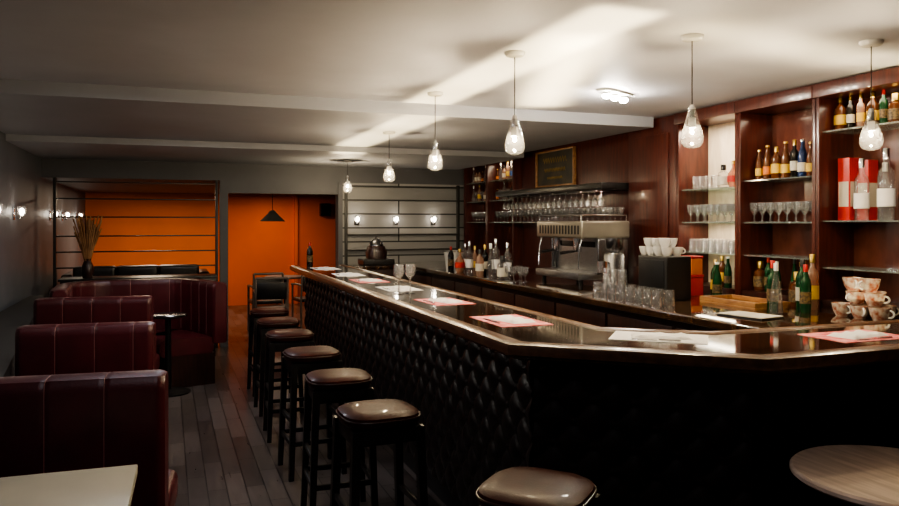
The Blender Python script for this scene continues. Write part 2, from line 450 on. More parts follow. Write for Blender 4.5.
# ------------------------------------------------------------ booths
def back_prof(t, z0, z1):
    h = t/2
    return [(-h*0.9, z0), (-h, z0+0.02), (-h*1.0, z1-0.06), (-h*0.97, z1-0.03), (-h*0.80, z1-0.008), (-h*0.4, z1-0.001), (0.0, z1),
         (h*0.4, z1-0.001), (h*0.80, z1-0.008), (h*0.97, z1-0.03), (h, z1-0.06), (h, z0+0.02), (h*0.9, z0)]
def seamfn(L, sp, dep=0.004):
    def f(s):
        e = min(s, L-s)
        v = 0
        dd = abs(s/sp-round(s/sp))*sp
        if 0.05 < s < L-0.05 and dd < 0.014: v = dep*(1-dd/0.014)**0.7
        if e < 0.03: v = max(v, 0.02*(1-e/0.03)**1.5)
        return v
    return f
def booth(loc, w, rot, label):
    b = top(empty('booth_bench', loc, rot), label, 'booth seat', 'burgundy booth benches')
    n = int(w/0.007)
    path = [(-w+w*i/n, 0) for i in range(n+1)]
    obj('backrest', sweep('backrest', path, back_prof(0.17, 0.38, 1.0), M['burg'], seamfn(w, 0.21)), parent=b)
    k = 1
    while k*0.21 < w-0.06:
        x = -w+k*0.21
        pts = [(x, dd*0.972, z-0.002) for dd, z in back_prof(0.17, 0.40, 1.0)]
        obj('piping', tube('piping', pts, 0.0022, M['piping'], 6), parent=b)
        k += 1
    for sg in (-1, 1):
        y0, y1 = (sg*0.09, sg*0.52)
        a = (-w+0.07, min(y0, y1), 0.30); c = (0, max(y0, y1), 0.45)
        obj('seat', boxm('seat', a, c, M['burg'], 0.05, 5), parent=b)
    obj('base', boxm('base', (-w+0.09, -0.46, 0), (-0.02, 0.46, 0.31), M['black'], 0.005), parent=b)
    return b
booth((-0.005, 3.24, 0), 0.64, -0.10, 'dark burgundy vinyl booth bench beside a small cream table')
booth((-0.075, 4.86, 0), 0.74, -0.11, 'dark burgundy vinyl booth bench with vertical channel backrest')
booth((-0.12, 6.58, 0), 0.86, -0.11, 'dark burgundy vinyl booth bench with vertical channel backrest')

def arc(cx, cy, r, a0, a1, n):
    return [(cx+r*math.cos(math.radians(a0+(a1-a0)*i/n)), cy+r*math.sin(math.radians(a0+(a1-a0)*i/n))) for i in range(n+1)]
pth = [(-0.93, 7.42)]
pth += [(-0.96, 7.6+0.02*i) for i in range(10)]
pth += arc(-0.56, 8.12, 0.42, 175, 95, 30)
x = pth[-1][0]
while x < 0.0:
    x += 0.02; pth.append((x, 8.54))
pth += [(0.02+0.02*i, 8.54-0.0016*i*i) for i in range(1, 23)]
def fillpath(p, st=0.012):
    out = [p[0]]
    for a, b in zip(p, p[1:]):
        L = math.hypot(b[0]-a[0], b[1]-a[1]); n = max(1, int(L/st))
        for i in range(1, n+1): out.append((a[0]+(b[0]-a[0])*i/n, a[1]+(b[1]-a[1])*i/n))
    return out
pth = [(px+0.03, py) for px, py in pth]
pf = fillpath(pth)
Lp = sum(math.hypot(b[0]-a[0], b[1]-a[1]) for a, b in zip(pf, pf[1:]))
bq = top(empty('banquette', (0, 8.2, 0)), 'curved burgundy vinyl corner banquette with channelled backrest', 'banquette')
def bqp(n, me): o = obj(n, me, parent=bq); o.location = (0, -8.2, 0); return o
bqp('backrest', sweep('backrest', pf, back_prof(0.15, 0.40, 1.0), M['burg'], seamfn(Lp, 0.19)))
def boxprof(d0, d1, z0, z1, r):
    P = []
    for cx, cz, a0 in ((d1-r, z1-r, 0), (d0+r, z1-r, 90), (d0+r, z0+r, 180), (d1-r, z0+r, 270)):
        for i in range(5):
            a = math.radians(a0+22.5*i); P.append((cx+r*math.cos(a), cz+r*math.sin(a)))
    return P
ps = [p for p in pf[::3]]
bqp('seat', sweep('seat', ps, boxprof(-0.58, -0.06, 0.30, 0.47, 0.05), M['burg']))
bqp('base', sweep('base', ps, [(-0.52, 0), (-0.05, 0), (-0.05, 0.31), (-0.52, 0.31)], M['mahogdark'], smooth=False))
sacc = 0; nxt = 0.19
for a, b in zip(pf, pf[1:]):
    L = math.hypot(b[0]-a[0], b[1]-a[1]); sacc += L
    if sacc >= nxt and sacc < Lp-0.06:
        t = Vector((b[0]-a[0], b[1]-a[1])).normalized(); nr = Vector((-t.y, t.x))
        pts = [(b[0]+nr.x*dd*0.97, b[1]+nr.y*dd*0.97, z-0.003) for dd, z in back_prof(0.15, 0.46, 1.0)[1:7]]
        bqp('piping', tube('piping', pts, 0.0028, M['piping'], 5)); nxt += 0.19

# ------------------------------------------------------------ tables
t = top(empty('booth_table', (-0.33, 2.50, 0), -0.03), 'cream laminate rectangular table in front of booth', 'table')
obj('table_top', boxm('table_top', (-0.30, -0.36, 0.715), (0.22, 0.36, 0.75), M['tabletop'], 0.006), parent=t)
obj('column', lathe('column', [(0, 0.02), (0.035, 0.02), (0.035, 0.715), (0, 0.715)], M['blackmetal']), parent=t)
obj('base', lathe('base', [(0, 0), (0.18, 0), (0.18, 0.01), (0.05, 0.03), (0, 0.03)], M['blackmetal'], 32), parent=t)

def round_table(loc, r, h, label, mtop, th=0.03):
    t = top(empty('round_table', loc), label, 'table')
    obj('table_top', lathe('table_top', [(0, h-th), (r-0.012, h-th), (r, h-th+0.01), (r, h-0.008), (r-0.008, h), (0, h)], mtop, 64), parent=t)
    obj('column', lathe('column', [(0, 0.03), (0.03, 0.03), (0.025, h-th), (0, h-th)], M['blackmetal']), parent=t)
    obj('base', lathe('base', [(0, 0), (0.2, 0), (0.2, 0.012), (0.06, 0.035), (0, 0.04)], M['blackmetal'], 40), parent=t)
    return t
round_table((2.31, 1.84, 0), 0.335, 0.75, 'round table with greyish brown wood top near the bar', M['roundtop'])
round_table((0.0, 7.50, 0), 0.17, 0.74, 'small round dark pedestal table by the banquette', M['darksteel'])
round_table((1.75, 12.1, 0), 0.33, 0.74, 'small round table between grey armchairs', M['woodgrey'])

# ------------------------------------------------------------ chairs
def chair(loc, rot, mw, ms, label, grp):
    c = top(empty('armchair', loc, rot), label, 'chair', grp)
    obj('seat', boxm('seat', (-0.22, -0.21, 0.42), (0.22, 0.21, 0.47), ms, 0.015, 3), parent=c)
    for sx in (-1, 1):
        obj('leg', tube('leg', [(sx*0.21, -0.19, 0), (sx*0.21, -0.19, 0.66)], 0.016, mw), parent=c)
        obj('leg', tube('leg', [(sx*0.21, 0.22, 0), (sx*0.205, 0.20, 0.45), (sx*0.205, 0.25, 0.86)], 0.016, mw), parent=c)
        obj('armrest', tube('armrest', [(sx*0.21, -0.22, 0.66), (sx*0.22, 0.0, 0.68), (sx*0.205, 0.23, 0.67)], 0.018, mw), parent=c)
    obj('top_rail', tube('top_rail', [(-0.205, 0.25, 0.86), (0.205, 0.25, 0.86)], 0.018, mw), parent=c)
    obj('backrest', boxm('backrest', (-0.19, 0.225, 0.58), (0.19, 0.245, 0.80), ms, 0.008), parent=c)
    return c
c0 = chair((1.30, 10.3, 0), 3.05, M['woodgrey'], M['black'], 'grey framed armchair with black seat and back', 'armchairs by the far table')
copy_thing(c0, (1.33, 11.2, 0), 3.2)
copy_thing(c0, (2.0, 11.3, 0), 3.3)
so = top(empty('sofa', (-0.38, 11.2, 0)), 'long low black leather sofa before the orange wall', 'sofa')
obj('base', boxm('base', (-0.9, -0.4, 0.08), (0.9, 0.38, 0.30), M['black'], 0.02, 3), parent=so)
for x in (-0.85, 0.85):
    for y in (-0.35, 0.33):
        obj('leg', boxm('leg', (x-0.02, y-0.02, 0), (x+0.02, y+0.02, 0.08), M['chrome']), parent=so)
for k in range(3):
    obj('backrest_cushion', boxm('backrest_cushion', (-0.78+k*0.52, -0.40, 0.42), (-0.26+k*0.52, -0.22, 1.02), M['leather'], 0.05, 4), parent=so)
    obj('seat_cushion', boxm('seat_cushion', (-0.78+k*0.52, -0.22, 0.29), (-0.26+k*0.52, 0.38, 0.45), M['leather'], 0.04, 4), parent=so)
for sx in (-1, 1):
    obj('armrest', boxm('armrest', (sx*0.85-0.07, -0.4, 0.25), (sx*0.85+0.07, 0.38, 0.92), M['leather'], 0.05, 4), parent=so)

cs = top(empty('console_cabinet', (-0.35, 9.55, 0)), 'low black console cabinet behind the banquette', 'cabinet')
obj('body', boxm('body', (-0.78, -0.2, 0.0), (0.88, 0.2, 0.93), M['black'], 0.005), parent=cs)
obj('cabinet_top', boxm('cabinet_top', (-0.80, -0.22, 0.93), (0.90, 0.22, 0.96), M['black'], 0.005), parent=cs)
for x in (-0.36, 0.46):
    obj('door', boxm('door', (x-0.38, -0.215, 0.06), (x+0.38, -0.2, 0.9), M['black'], 0.004), parent=cs)
v = top(obj('vase', lathe('vase', [(0, 0), (0.05, 0), (0.065, 0.06), (0.06, 0.14), (0.035, 0.2), (0.042, 0.22), (0.036, 0.22), (0.03, 0.2), (0.05, 0.1), (0, 0.02)], M['mahogdark'], 24), (-0.86, 9.47, 0.96)),
        'dark vase holding dried tan reeds on the console', 'vase')
rs = []
for i in range(90):
    a = random.uniform(0, 2*math.pi); r1 = random.uniform(0.02, 0.17); h = random.uniform(0.50, 0.72)
    rs.append(tube('r', [(0.01*math.cos(a), 0.01*math.sin(a), 0.1), (r1*0.45*math.cos(a), r1*0.45*math.sin(a), h*0.6), (r1*math.cos(a), r1*math.sin(a), h)], [0.003, 0.005, 0.008], M['reed'], 5))
o = obj('dried_reeds', join('dried_reeds', rs, M['reed']), parent=v); o['kind'] = 'stuff'

# ------------------------------------------------------------ back counter & shelving
bc = top(empty('back_counter', (3.55, 6.4, 0)), 'dark mahogany back bar counter with glossy black worktop', 'counter')
def bcp(n, me): o = obj(n, me, parent=bc); o.location = (-3.55, -6.4, 0); return o
bcp('body', boxm('body', (2.93, 3.05, 0), (4.26, 9.9, 1.0), M['mahogdark']))
bcp('worktop', boxm('worktop', (2.86, 2.9, 1.0), (4.27, 9.92, 1.05), M['bartop'], 0.012, 3))
for i in range(9):
    y = 3.1+i*0.755
    dr = bcp('door', boxm('door', (2.912, y, 0.1), (2.93, y+0.72, 0.95), M['mahogdark'], 0.004))
    k = obj('handle', tube('handle', [(2.9, y+0.62, 0.6), (2.895, y+0.62, 0.68), (2.9, y+0.62, 0.76)], 0.007, M['brass']), parent=dr)

def bay(y0, y1, shelves, label, xf=3.93, bp_mat='backpanel', h=2.40):
    b = top(empty('back_bar_shelf_unit', (4.1, (y0+y1)/2, 1.05)), label, 'shelf unit', 'mahogany back bar shelf units')
    def q(n, me): o = obj(n, me, parent=b); o.location = (-4.1, -(y0+y1)/2, -1.05); return o
    e = 0.001
    q('side_panel', boxm('side_panel', (xf, y0+e, 1.05), (4.25, y0+0.03, 2.40), M['mahog'], 0.004))
    q('side_panel', boxm('side_panel', (xf, y1-0.03, 1.05), (4.25, y1-e, 2.40), M['mahog'], 0.004))
    q('back_panel', boxm('back_panel', (4.23, y0+0.03, 1.05), (4.26, y1-0.03, 2.40), M[bp_mat]))
    q('base_board', boxm('base_board', (xf+0.01, y0+0.03, 1.05), (4.23, y1-0.03, 1.10), M['mahogdark'], 0.003))
    q('cornice', boxm('cornice', (xf-0.03, y0+e, 2.40), (4.26, y1-e, 2.49), M['mahog'], 0.008))
    for z in shelves:
        q('shelf', boxm('shelf', (xf+0.03, y0+0.031, z-0.01), (4.228, y1-0.031, z), M['shelfglass']))
    return b
bay(3.0, 3.72, (1.31, 1.61, 2.186), 'mahogany shelf unit holding liquor bottles and gift boxes')
bay(3.72, 4.43, (1.36, 1.60, 1.905), 'mahogany shelf unit with row of beer and liquor bottles')
bay(4.43, 5.14, (1.36, 1.60, 1.866), 'mahogany shelf unit with jars and stemmed glasses', bp_mat='palepanel')
bay(8.26, 9.08, (1.60, 1.88, 2.14), 'mahogany shelf unit with bottles at far end of bar')
bay(9.08, 9.9, (1.60, 1.88, 2.14), 'mahogany shelf unit with glasses at far end of bar')
cl = top(empty('wood_panel_column', (4.05, 5.485, 1.05)), 'reddish mahogany panelled column between shelf units', 'panel')
obj('body', boxm('body', (-0.12, -0.343, 0), (0.2, 0.343, 1.44), M['mahog'], 0.004), parent=cl)
obj('raised_panel', boxm('raised_panel', (-0.135, -0.25, 0.15), (-0.12, 0.25, 1.3), M['mahog'], 0.012), parent=cl)
al = top(empty('alcove_back_panel', (4.05, 7.045, 1.05)), 'dark mahogany alcove panel behind the espresso machine', 'panel')
obj('body', boxm('body', (0.0, -1.214, 0), (0.2, 1.214, 1.44), M['mahog'], 0.004), parent=al)
obj('glass_shelf', boxm('glass_shelf', (-0.3, -1.2, 0.54), (0.0, 1.2, 0.55), M['shelfglass']), parent=al)
hd = top(empty('overhead_rack', (3.85, 7.0, 1.90)), 'black overhead glass rack along the alcove', 'rack')
obj('body', boxm('body', (-0.19, -1.15, 0), (0.2, 1.2, 0.06), M['black'], 0.01), parent=hd)
for i in range(8):
    obj('rail', tube('rail', [(-0.15, -1.0+i*0.28, -0.008), (0.18, -1.0+i*0.28, -0.008)], 0.006, M['chrome']), parent=hd)

pc = top(empty('framed_poster', (4.03, 7.40, 2.205)), 'dark framed poster with faded gold lettering on mahogany panel', 'picture')
obj('frame', join('frame', [boxm('x', (-0.02, -0.44, 0.18), (0.018, 0.44, 0.20), M['brass'], 0.004), boxm('x', (-0.02, -0.44, -0.21), (0.018, 0.44, -0.19), M['brass'], 0.004),
    boxm('x', (-0.02, -0.44, -0.19), (0.018, -0.415, 0.18), M['brass'], 0.004), boxm('x', (-0.02, 0.415, -0.19), (0.018, 0.44, 0.18), M['brass'], 0.004)], M['traywood']), parent=pc)
obj('canvas', boxm('canvas', (0.0, -0.415, -0.19), (0.01, 0.415, 0.18), M['canvas']), parent=pc)
for row, (zz, n, ww, hh) in enumerate(((0.09, 5, 0.11, 0.035), (-0.02, 7, 0.07, 0.024), (-0.11, 6, 0.06, 0.016))):
    pts = []
    for i in range(n*6):
        y = ww*n/2-i*ww/6
        pts.append((-0.003, y, zz+hh*math.sin(i*2.1)))
    obj('gold_lettering', tube('gold_lettering', pts, 0.0040, M['lettering'], 5), parent=pc)

# ------------------------------------------------------------ bottles and glasses
PROTO = []
def bottle_proto(kind, glass, lab, cap):
    if kind == 'wine':
        P = [(0, 0), (0.036, 0), (0.038, 0.01), (0.038, 0.19), (0.03, 0.22), (0.015, 0.245), (0.0135, 0.295), (0.015, 0.30), (0, 0.302)]; lz = (0.06, 0.14, 0.0385); cz = (0.26, 0.304, 0.0152)
    elif kind == 'beer':
        P = [(0, 0), (0.029, 0), (0.030, 0.008), (0.030, 0.12), (0.022, 0.16), (0.012, 0.19), (0.012, 0.225), (0.013, 0.23), (0, 0.231)]; lz = (0.035, 0.09, 0.0305); cz = (0.222, 0.235, 0.0145)
    elif kind == 'square':
        P = [(0, 0), (0.043, 0), (0.046, 0.012), (0.046, 0.17), (0.040, 0.19), (0.018, 0.215), (0.014, 0.25), (0.016, 0.262), (0, 0.263)]; lz = (0.05, 0.13, 0.0465); cz = (0.235, 0.28, 0.0175)
    elif kind == 'tall':
        P = [(0, 0), (0.036, 0), (0.039, 0.01), (0.041, 0.22), (0.036, 0.25), (0.017, 0.275), (0.014, 0.34), (0.016, 0.345), (0, 0.346)]; lz = (0.07, 0.16, 0.0413); cz = (0.31, 0.365, 0.0175)
    elif kind == 'cone':
        P = [(0, 0), (0.044, 0), (0.047, 0.01), (0.040, 0.12), (0.026, 0.22), (0.015, 0.28), (0.013, 0.33), (0.015, 0.335), (0, 0.336)]; lz = (0.03, 0.031, 0.0455); cz = (0.30, 0.355, 0.0165)
    elif kind == 'flask':
        P = [(0, 0), (0.048, 0), (0.052, 0.012), (0.050, 0.13), (0.046, 0.15), (0.022, 0.165), (0.020, 0.19), (0.022, 0.2), (0, 0.201)]; lz = (0.03, 0.11, 0.0522); cz = (0.172, 0.225, 0.0245)
    else:
        P = [(0, 0), (0.035, 0), (0.050, 0.03), (0.055, 0.08), (0.048, 0.13), (0.025, 0.165), (0.014, 0.19), (0.014, 0.235), (0, 0.236)]; lz = (0.05, 0.11, 0.0555); cz = (0.22, 0.255, 0.0165)
    r = bpy.data.objects.new('bottle', lathe('bottle', P, glass, 20))
    l = bpy.data.objects.new('paper_label', lathe('paper_label', [(lz[2]-0.002, lz[0]), (lz[2]+0.0006, lz[0]), (lz[2]+0.0006, lz[1]), (lz[2]-0.002, lz[1])], lab, 20)); l.parent = r
    c = bpy.data.objects.new('cap', lathe('cap', [(0, cz[0]), (cz[2], cz[0]), (cz[2], cz[1]-0.003), (cz[2]-0.002, cz[1]), (0, cz[1])], cap, 14)); c.parent = r
    PROTO.extend([l, c, r])
    return r
desc = {}
protos = {}
def defb(key, kind, g, l, c, label):
    protos[key] = bottle_proto(kind, M[g], M[l], M[c]); desc[key] = label
defb('wine', 'wine', 'darkglass', 'darklab', 'red', 'dark wine bottle with dark label')
defb('winegreen', 'wine', 'greenglass', 'yellow', 'gold', 'green wine bottle with yellow label')
defb('winedark', 'wine', 'greenglass', 'cream', 'black', 'dark green wine bottle with cream label')
defb('beer', 'beer', 'brownglass', 'orangelab', 'gold', 'brown beer bottle with orange label')
defb('beer2', 'beer', 'brownglass', 'yellow', 'gold', 'brown beer bottle with yellow label')
defb('beergreen', 'beer', 'greenglass', 'darklab', 'white', 'green beer bottle with dark label')
defb('beerblue', 'beer', 'blueglass', 'cream', 'chrome', 'blue bottle with cream label')
defb('whisky', 'square', 'amber', 'cream', 'black', 'amber whisky bottle with cream label')
defb('whisky2', 'square', 'brownglass', 'yellow', 'gold', 'brown liquor bottle with yellow label')
defb('vodka', 'tall', 'glass', 'paper', 'chrome', 'tall clear spirit bottle with white label')
defb('vodka2', 'tall', 'glass', 'bluelab', 'white', 'tall clear spirit bottle with blue label')
defb('amaro', 'tall', 'greenglass', 'darklab', 'red', 'tall green liqueur bottle with dark label')
defb('tallamber', 'tall', 'amber', 'yellow', 'gold', 'tall amber liqueur bottle with yellow label')
defb('belly', 'belly', 'amber', 'red', 'gold', 'round amber cognac bottle with red label')
defb('dark', 'tall', 'darkglass', 'cream', 'gold', 'tall dark liqueur bottle with cream label')
defb('cone', 'cone', 'greenglass', 'gold', 'black', 'conical green liqueur bottle with black cap')
defb('coneclear', 'cone', 'glass', 'chrome', 'white', 'conical clear spirit bottle with white cap')
defb('flask', 'flask', 'brownglass', 'darklab', 'gold', 'squat brown flask bottle with gold cap')
defb('flaskclear', 'flask', 'glass', 'cream', 'black', 'squat clear bottle with cream label')
def put_bottle(key, x, y, z, s=1.0, grp='bottles on the back bar', note=''):
    n = copy_thing(protos[key], (x, y, z), random.uniform(0, 6.28))
    n.scale = (s, s, s)
    top(n, desc[key]+note, 'bottle', grp)
    return n

def proto_glass(kind):
    mt = M['glass']
    if kind == 'wine':
        P = [(0, 0), (0.034, 0), (0.035, 0.003), (0.008, 0.008), (0.0055, 0.02), (0.0055, 0.100), (0.012, 0.108), (0.034, 0.130), (0.040, 0.155), (0.034, 0.205), (0.033, 0.205), (0.038, 0.155), (0.032, 0.132), (0, 0.112)]; nm = 'wine_glass'; mt = M['glassbright']
    elif kind == 'stem':
        P = [(0, 0), (0.030, 0), (0.031, 0.003), (0.006, 0.008), (0.005, 0.05), (0.014, 0.06), (0.030, 0.085), (0.033, 0.14), (0.0315, 0.14), (0.028, 0.087), (0, 0.065)]; nm = 'stemmed_glass'
    else:
        P = [(0, 0), (0.029, 0), (0.031, 0.004), (0.036, 0.105), (0.0345, 0.105), (0.0295, 0.012), (0, 0.012)]; nm = 'tumbler_glass'
    o = bpy.data.objects.new(nm, lathe(nm, P, mt, 20)); PROTO.append(o); return o
GW, GS, GT = proto_glass('wine'), proto_glass('stem'), proto_glass('tumbler')
def put_glass(pr, x, y, z, flip=False, label='clear stemmed glass on glass shelf', grp='glasses on the shelves', h=0.105):
    n = pr.copy(); COL.objects.link(n)
    if flip:
        n.rotation_euler = (math.pi, 0, random.uniform(0, 6)); n.location = (x, y, z+h)
    else:
        n.location = (x, y, z)
    top(n, label, 'glass', grp); return n

for k, y, sc in zip(('whisky2', 'dark', 'tallamber', 'whisky2', 'amaro', 'flask', 'dark', 'whisky2'), (3.645, 3.565, 3.49, 3.405, 3.33, 3.25, 3.17, 3.09), (.78, .60, .60, .75, .60, .80, .60, .75)):
    put_bottle(k, 4.06, y, 2.186, sc, 'bottles on the top shelf')
def carton(loc, w, d, h, m1, m2, label, rot=0.0):
    c = top(empty('gift_box', loc, rot), label, 'box')
    obj('carton', boxm('carton', (-d/2, -w/2, 0), (d/2, w/2, h), m1, 0.003), parent=c)
    obj('printed_panel', boxm('printed_panel', (-d/2-0.001, -w/2+0.008, h*0.22), (-d/2, w/2-0.008, h*0.62), m2), parent=c)
    obj('printed_panel', boxm('printed_panel', (-d/2+0.008, -w/2-0.001, h*0.22), (d/2-0.008, -w/2, h*0.62), m2), parent=c)
    return c
carton((4.10, 3.61, 1.61), 0.09, 0.10, 0.40, M['red'], M['cream'], 'tall red and white bottle gift box on glass shelf')
carton((4.14, 3.51, 1.61), 0.085, 0.085, 0.38, M['red'], M['cream'], 'red and white bottle gift box on glass shelf')
put_bottle('vodka', 4.02, 3.45, 1.61, 1.05, 'large spirit bottles')
put_bottle('vodka', 4.02, 3.28, 1.61, 1.18, 'large spirit bottles')
put_bottle('vodka2', 4.05, 3.13, 1.61, 1.1, 'large spirit bottles')
put_bottle('coneclear', 4.12, 3.37, 1.61, 1.0, 'large spirit bottles')
for k, y, sc in zip(('beer2', 'beer', 'whisky2', 'beer2', 'dark', 'beerblue', 'beer2', 'vodka2'), (4.34, 4.26, 4.175, 4.09, 4.01, 3.94, 3.87, 3.79), (.95, 1.05, .82, 1.1, .72, 1.1, 1.0, .9)):
    put_bottle(k, 4.05, y, 1.905, sc, 'bottles on the upper shelf')
for b0 in (3.79, 4.50):
    for r, x in enumerate((4.00, 4.075, 4.15)):
        for i in range(8):
            put_glass(GS, x, b0+i*0.078, 1.60)
    for r, x in enumerate((4.02, 4.13)):
        for i in range(8):
            if b0 > 4:
                put_glass(GT, x, b0+i*0.078, 1.36, True, 'clear tumbler upside down on glass shelf', 'tumblers on the lower shelf')
for k, x, y, s in (('flask', 4.06, 4.34, 0.95), ('amaro', 4.02, 4.22, 0.68), ('beergreen', 4.0, 4.12, 0.95), ('cone', 4.06, 4.02, 0.7), ('belly', 4.02, 3.92, 0.9), ('whisky2', 4.03, 3.80, 0.85)):
    put_bottle(k, x, y, 1.10, s, 'bottles at the shelf base')
for k, y, s in (('beer2', 4.52, 0.95), ('belly', 4.61, 0.8), ('flaskclear', 4.72, 0.8)):
    put_bottle(k, 4.05, y, 1.866, s, 'bottles on the upper shelf')
for y in (4.82, 4.90, 4.98, 5.05):
    put_glass(GT, 4.06, y, 1.866, False, 'clear tumbler on glass shelf', 'tumblers on the upper shelf')
for k, x, y, s in (('amaro', 4.0, 4.50, 0.68), ('beergreen', 3.99, 4.60, 1.0), ('whisky2', 4.02, 4.70, 0.85)):
    put_bottle(k, x, y, 1.10, s, 'bottles at the shelf base')
tin = top(obj('tin_box', boxm('tin_box', (-0.06, -0.07, 0), (0.06, 0.07, 0.14), M['red'], 0.01), (3.68, 4.64, 1.05)), 'dark red tin with lid on back counter', 'tin', 'stacked tins')
obj('lid', boxm('lid', (-0.063, -0.073, 0.14), (0.063, 0.073, 0.158), M['red'], 0.004), parent=tin)
tin2 = top(obj('tin_box', boxm('tin_box', (-0.055, -0.065, 0), (0.055, 0.065, 0.12), M['orangelab'], 0.01), (3.68, 4.64, 1.208), 0.1), 'orange red tin stacked on a red tin', 'tin', 'stacked tins')
obj('lid', boxm('lid', (-0.058, -0.068, 0.12), (0.058, 0.068, 0.138), M['red'], 0.004), parent=tin2)
for r, x in enumerate((3.82, 3.93)):
    for i in range(22):
        put_glass(GS, x, 5.95+i*0.10, 1.60, label='clear stemmed glass on the alcove shelf', grp='glasses on the alcove shelf')
for i in range(20):
    put_glass(GS, 3.72, 5.95+i*0.11, 1.745, True, label='clear stemmed glass hanging from overhead rack', grp='glasses hanging from the rack', h=0.14)
for z in (1.60, 1.88, 2.14):
    for b0 in (8.30, 9.12):
        for i in range(7):
            y = b0+0.05+i*0.108
            if (z > 2) or (z > 1.7 and z < 2 and i % 2 == 0):
                put_bottle(random.choice(['whisky', 'vodka', 'beer', 'coneclear', 'tallamber', 'flask', 'vodka2', 'flaskclear']), 4.05, y, z, 0.65, 'bottles on the far shelves')
            else:
                put_glass(GS, 4.05, y, z, label='clear stemmed glass on far shelf', grp='glasses on the far shelves')

fb = [('flaskclear', 1.0), ('vodka', .95), ('coneclear', .95), ('vodka', 1.05), ('whisky', .95), ('dark', .85), ('vodka', .95), ('tallamber', .8), ('belly', 1.0), ('vodka', .85), ('wine', .9)]
for i, (k, sc) in enumerate(fb):
    put_bottle(k, 3.0+0.12*(i % 2), 6.55+i*0.14, 1.05, sc, 'bottles on the back counter')
for i, (x, y) in enumerate(((2.98, 6.38), (3.07, 6.32), (2.97, 6.24), (3.06, 6.18), (2.98, 6.10))):
    put_glass(GS, x, y, 1.05, False, 'clear stemmed glass on back counter', 'glasses by the espresso machine')
bk = top(obj('ice_bucket', lathe('ice_bucket', [(0, 0), (0.09, 0), (0.12, 0.2), (0.125, 0.205), (0.115, 0.205), (0.088, 0.01), (0, 0.01)], M['white'], 32), (3.15, 8.25, 1.05)), 'white ice bucket on back counter', 'bucket')
obj('rim', lathe('rim', [(0.119, 0.198), (0.128, 0.2), (0.128, 0.212), (0.114, 0.212)], M['chrome'], 32), parent=bk)

# ------------------------------------------------------------ espresso machine
em = top(empty('espresso_machine', (3.46, 5.90, 1.05)), 'wide warm silver two group espresso machine on back counter', 'espresso machine')
def ep(n, me): return obj(n, me, parent=em)
W = 0.41
ep('body', boxm('body', (-0.02, -W+0.02, 0.07), (0.24, W-0.02, 0.48), M['steel'], 0.02, 3))
ep('top_housing', boxm('top_housing', (-0.22, -W, 0.41), (0.26, W, 0.56), M['silver'], 0.02, 3))
ep('side_panel', boxm('side_panel', (-0.06, -W-0.006, 0.10), (0.24, -W+0.018, 0.41), M['darksteel'], 0.012, 3))
ep('side_panel', boxm('side_panel', (-0.06, W-0.018, 0.10), (0.24, W+0.006, 0.41), M['darksteel'], 0.012, 3))
ep('drip_tray', boxm('drip_tray', (-0.24, -W+0.02, 0.06), (0.0, W-0.02, 0.12), M['steel'], 0.008))
for x in (-0.2, 0.2):
    for y in (-0.33, 0.33):
        ep('foot', lathe('foot', [(0, 0), (0.02, 0), (0.02, 0.07), (0, 0.07)], M['black'])).location = (x*0.9, y, 0)
for y in (-0.18, 0.18):
    g = ep('group_head', lathe('group_head', [(0, 0.29), (0.035, 0.29), (0.04, 0.32), (0.04, 0.41), (0, 0.41)], M['chrome'])); g.location = (-0.12, y, 0)
    h = obj('portafilter_handle', tube('portafilter_handle', [(-0.03, 0, 0.295), (-0.10, 0, 0.29), (-0.17, 0, 0.282)], [0.009, 0.013, 0.015], M['black']), parent=g)
for y in (-0.36, 0.36):
    ep('steam_wand', tube('steam_wand', [(-0.18, y, 0.42), (-0.21, y, 0.33), (-0.22, y, 0.15)], 0.006, M['chrome']))
rl = []
for i in range(14):
    rl.append(boxm('x', (-0.222, -0.37+i*0.053, 0.445), (-0.219, -0.345+i*0.053, 0.52), M['black']))
ep('vent_grille', join('vent_grille', rl, M['blackmetal'], False))
ep('control_panel', boxm('control_panel', (-0.03, -0.3, 0.33), (-0.02, 0.3, 0.38), M['black'], 0.003))
e2 = W-0.03
ep('cup_rail', join('cup_rail', [tube('x', [(-0.2, -e2, 0.61), (-0.2, e2, 0.61)], 0.006, M['chrome']), tube('x', [(0.24, -e2, 0.61), (0.24, e2, 0.61)], 0.006, M['chrome']),
    tube('x', [(-0.2, -e2, 0.555), (-0.2, -e2, 0.61), (0.24, -e2, 0.61), (0.24, -e2, 0.555)], 0.006, M['chrome']), tube('x', [(-0.2, e2, 0.555), (-0.2, e2, 0.61), (0.24, e2, 0.61), (0.24, e2, 0.555)], 0.006, M['chrome'])], M['chrome']))
gr = top(empty('coffee_grinder', (3.4, 5.24, 1.05)), 'compact steel coffee grinder beside the espresso machine', 'coffee grinder')
obj('body', loft('body', [(0.09, 0.08, 0), (0.09, 0.08, 0.04), (0.075, 0.07, 0.06), (0.075, 0.07, 0.28), (0.06, 0.06, 0.30)], M['darksteel'], 28, 4), parent=gr)
obj('hopper', lathe('hopper', [(0.035, 0.30), (0.07, 0.34), (0.072, 0.42), (0.0, 0.425)], M['darksteel'], 24), parent=gr)
obj('doser', lathe('doser', [(0, 0.14), (0.045, 0.14), (0.045, 0.23), (0, 0.24)], M['chrome'], 20), (-0.11, 0, 0), parent=gr)
bmx = top(empty('box_appliance', (3.32, 4.50, 1.05)), 'small black box appliance on counter with cups on top', 'appliance')  # unidentified black machine, serves as support for the cups
obj('body', boxm('body', (-0.09, -0.17, 0), (0.12, 0.17, 0.31), M['black'], 0.012, 3), parent=bmx)
obj('front_panel', boxm('front_panel', (-0.094, -0.14, 0.03), (-0.09, 0.14, 0.28), M['blackmetal'], 0.002), parent=bmx)

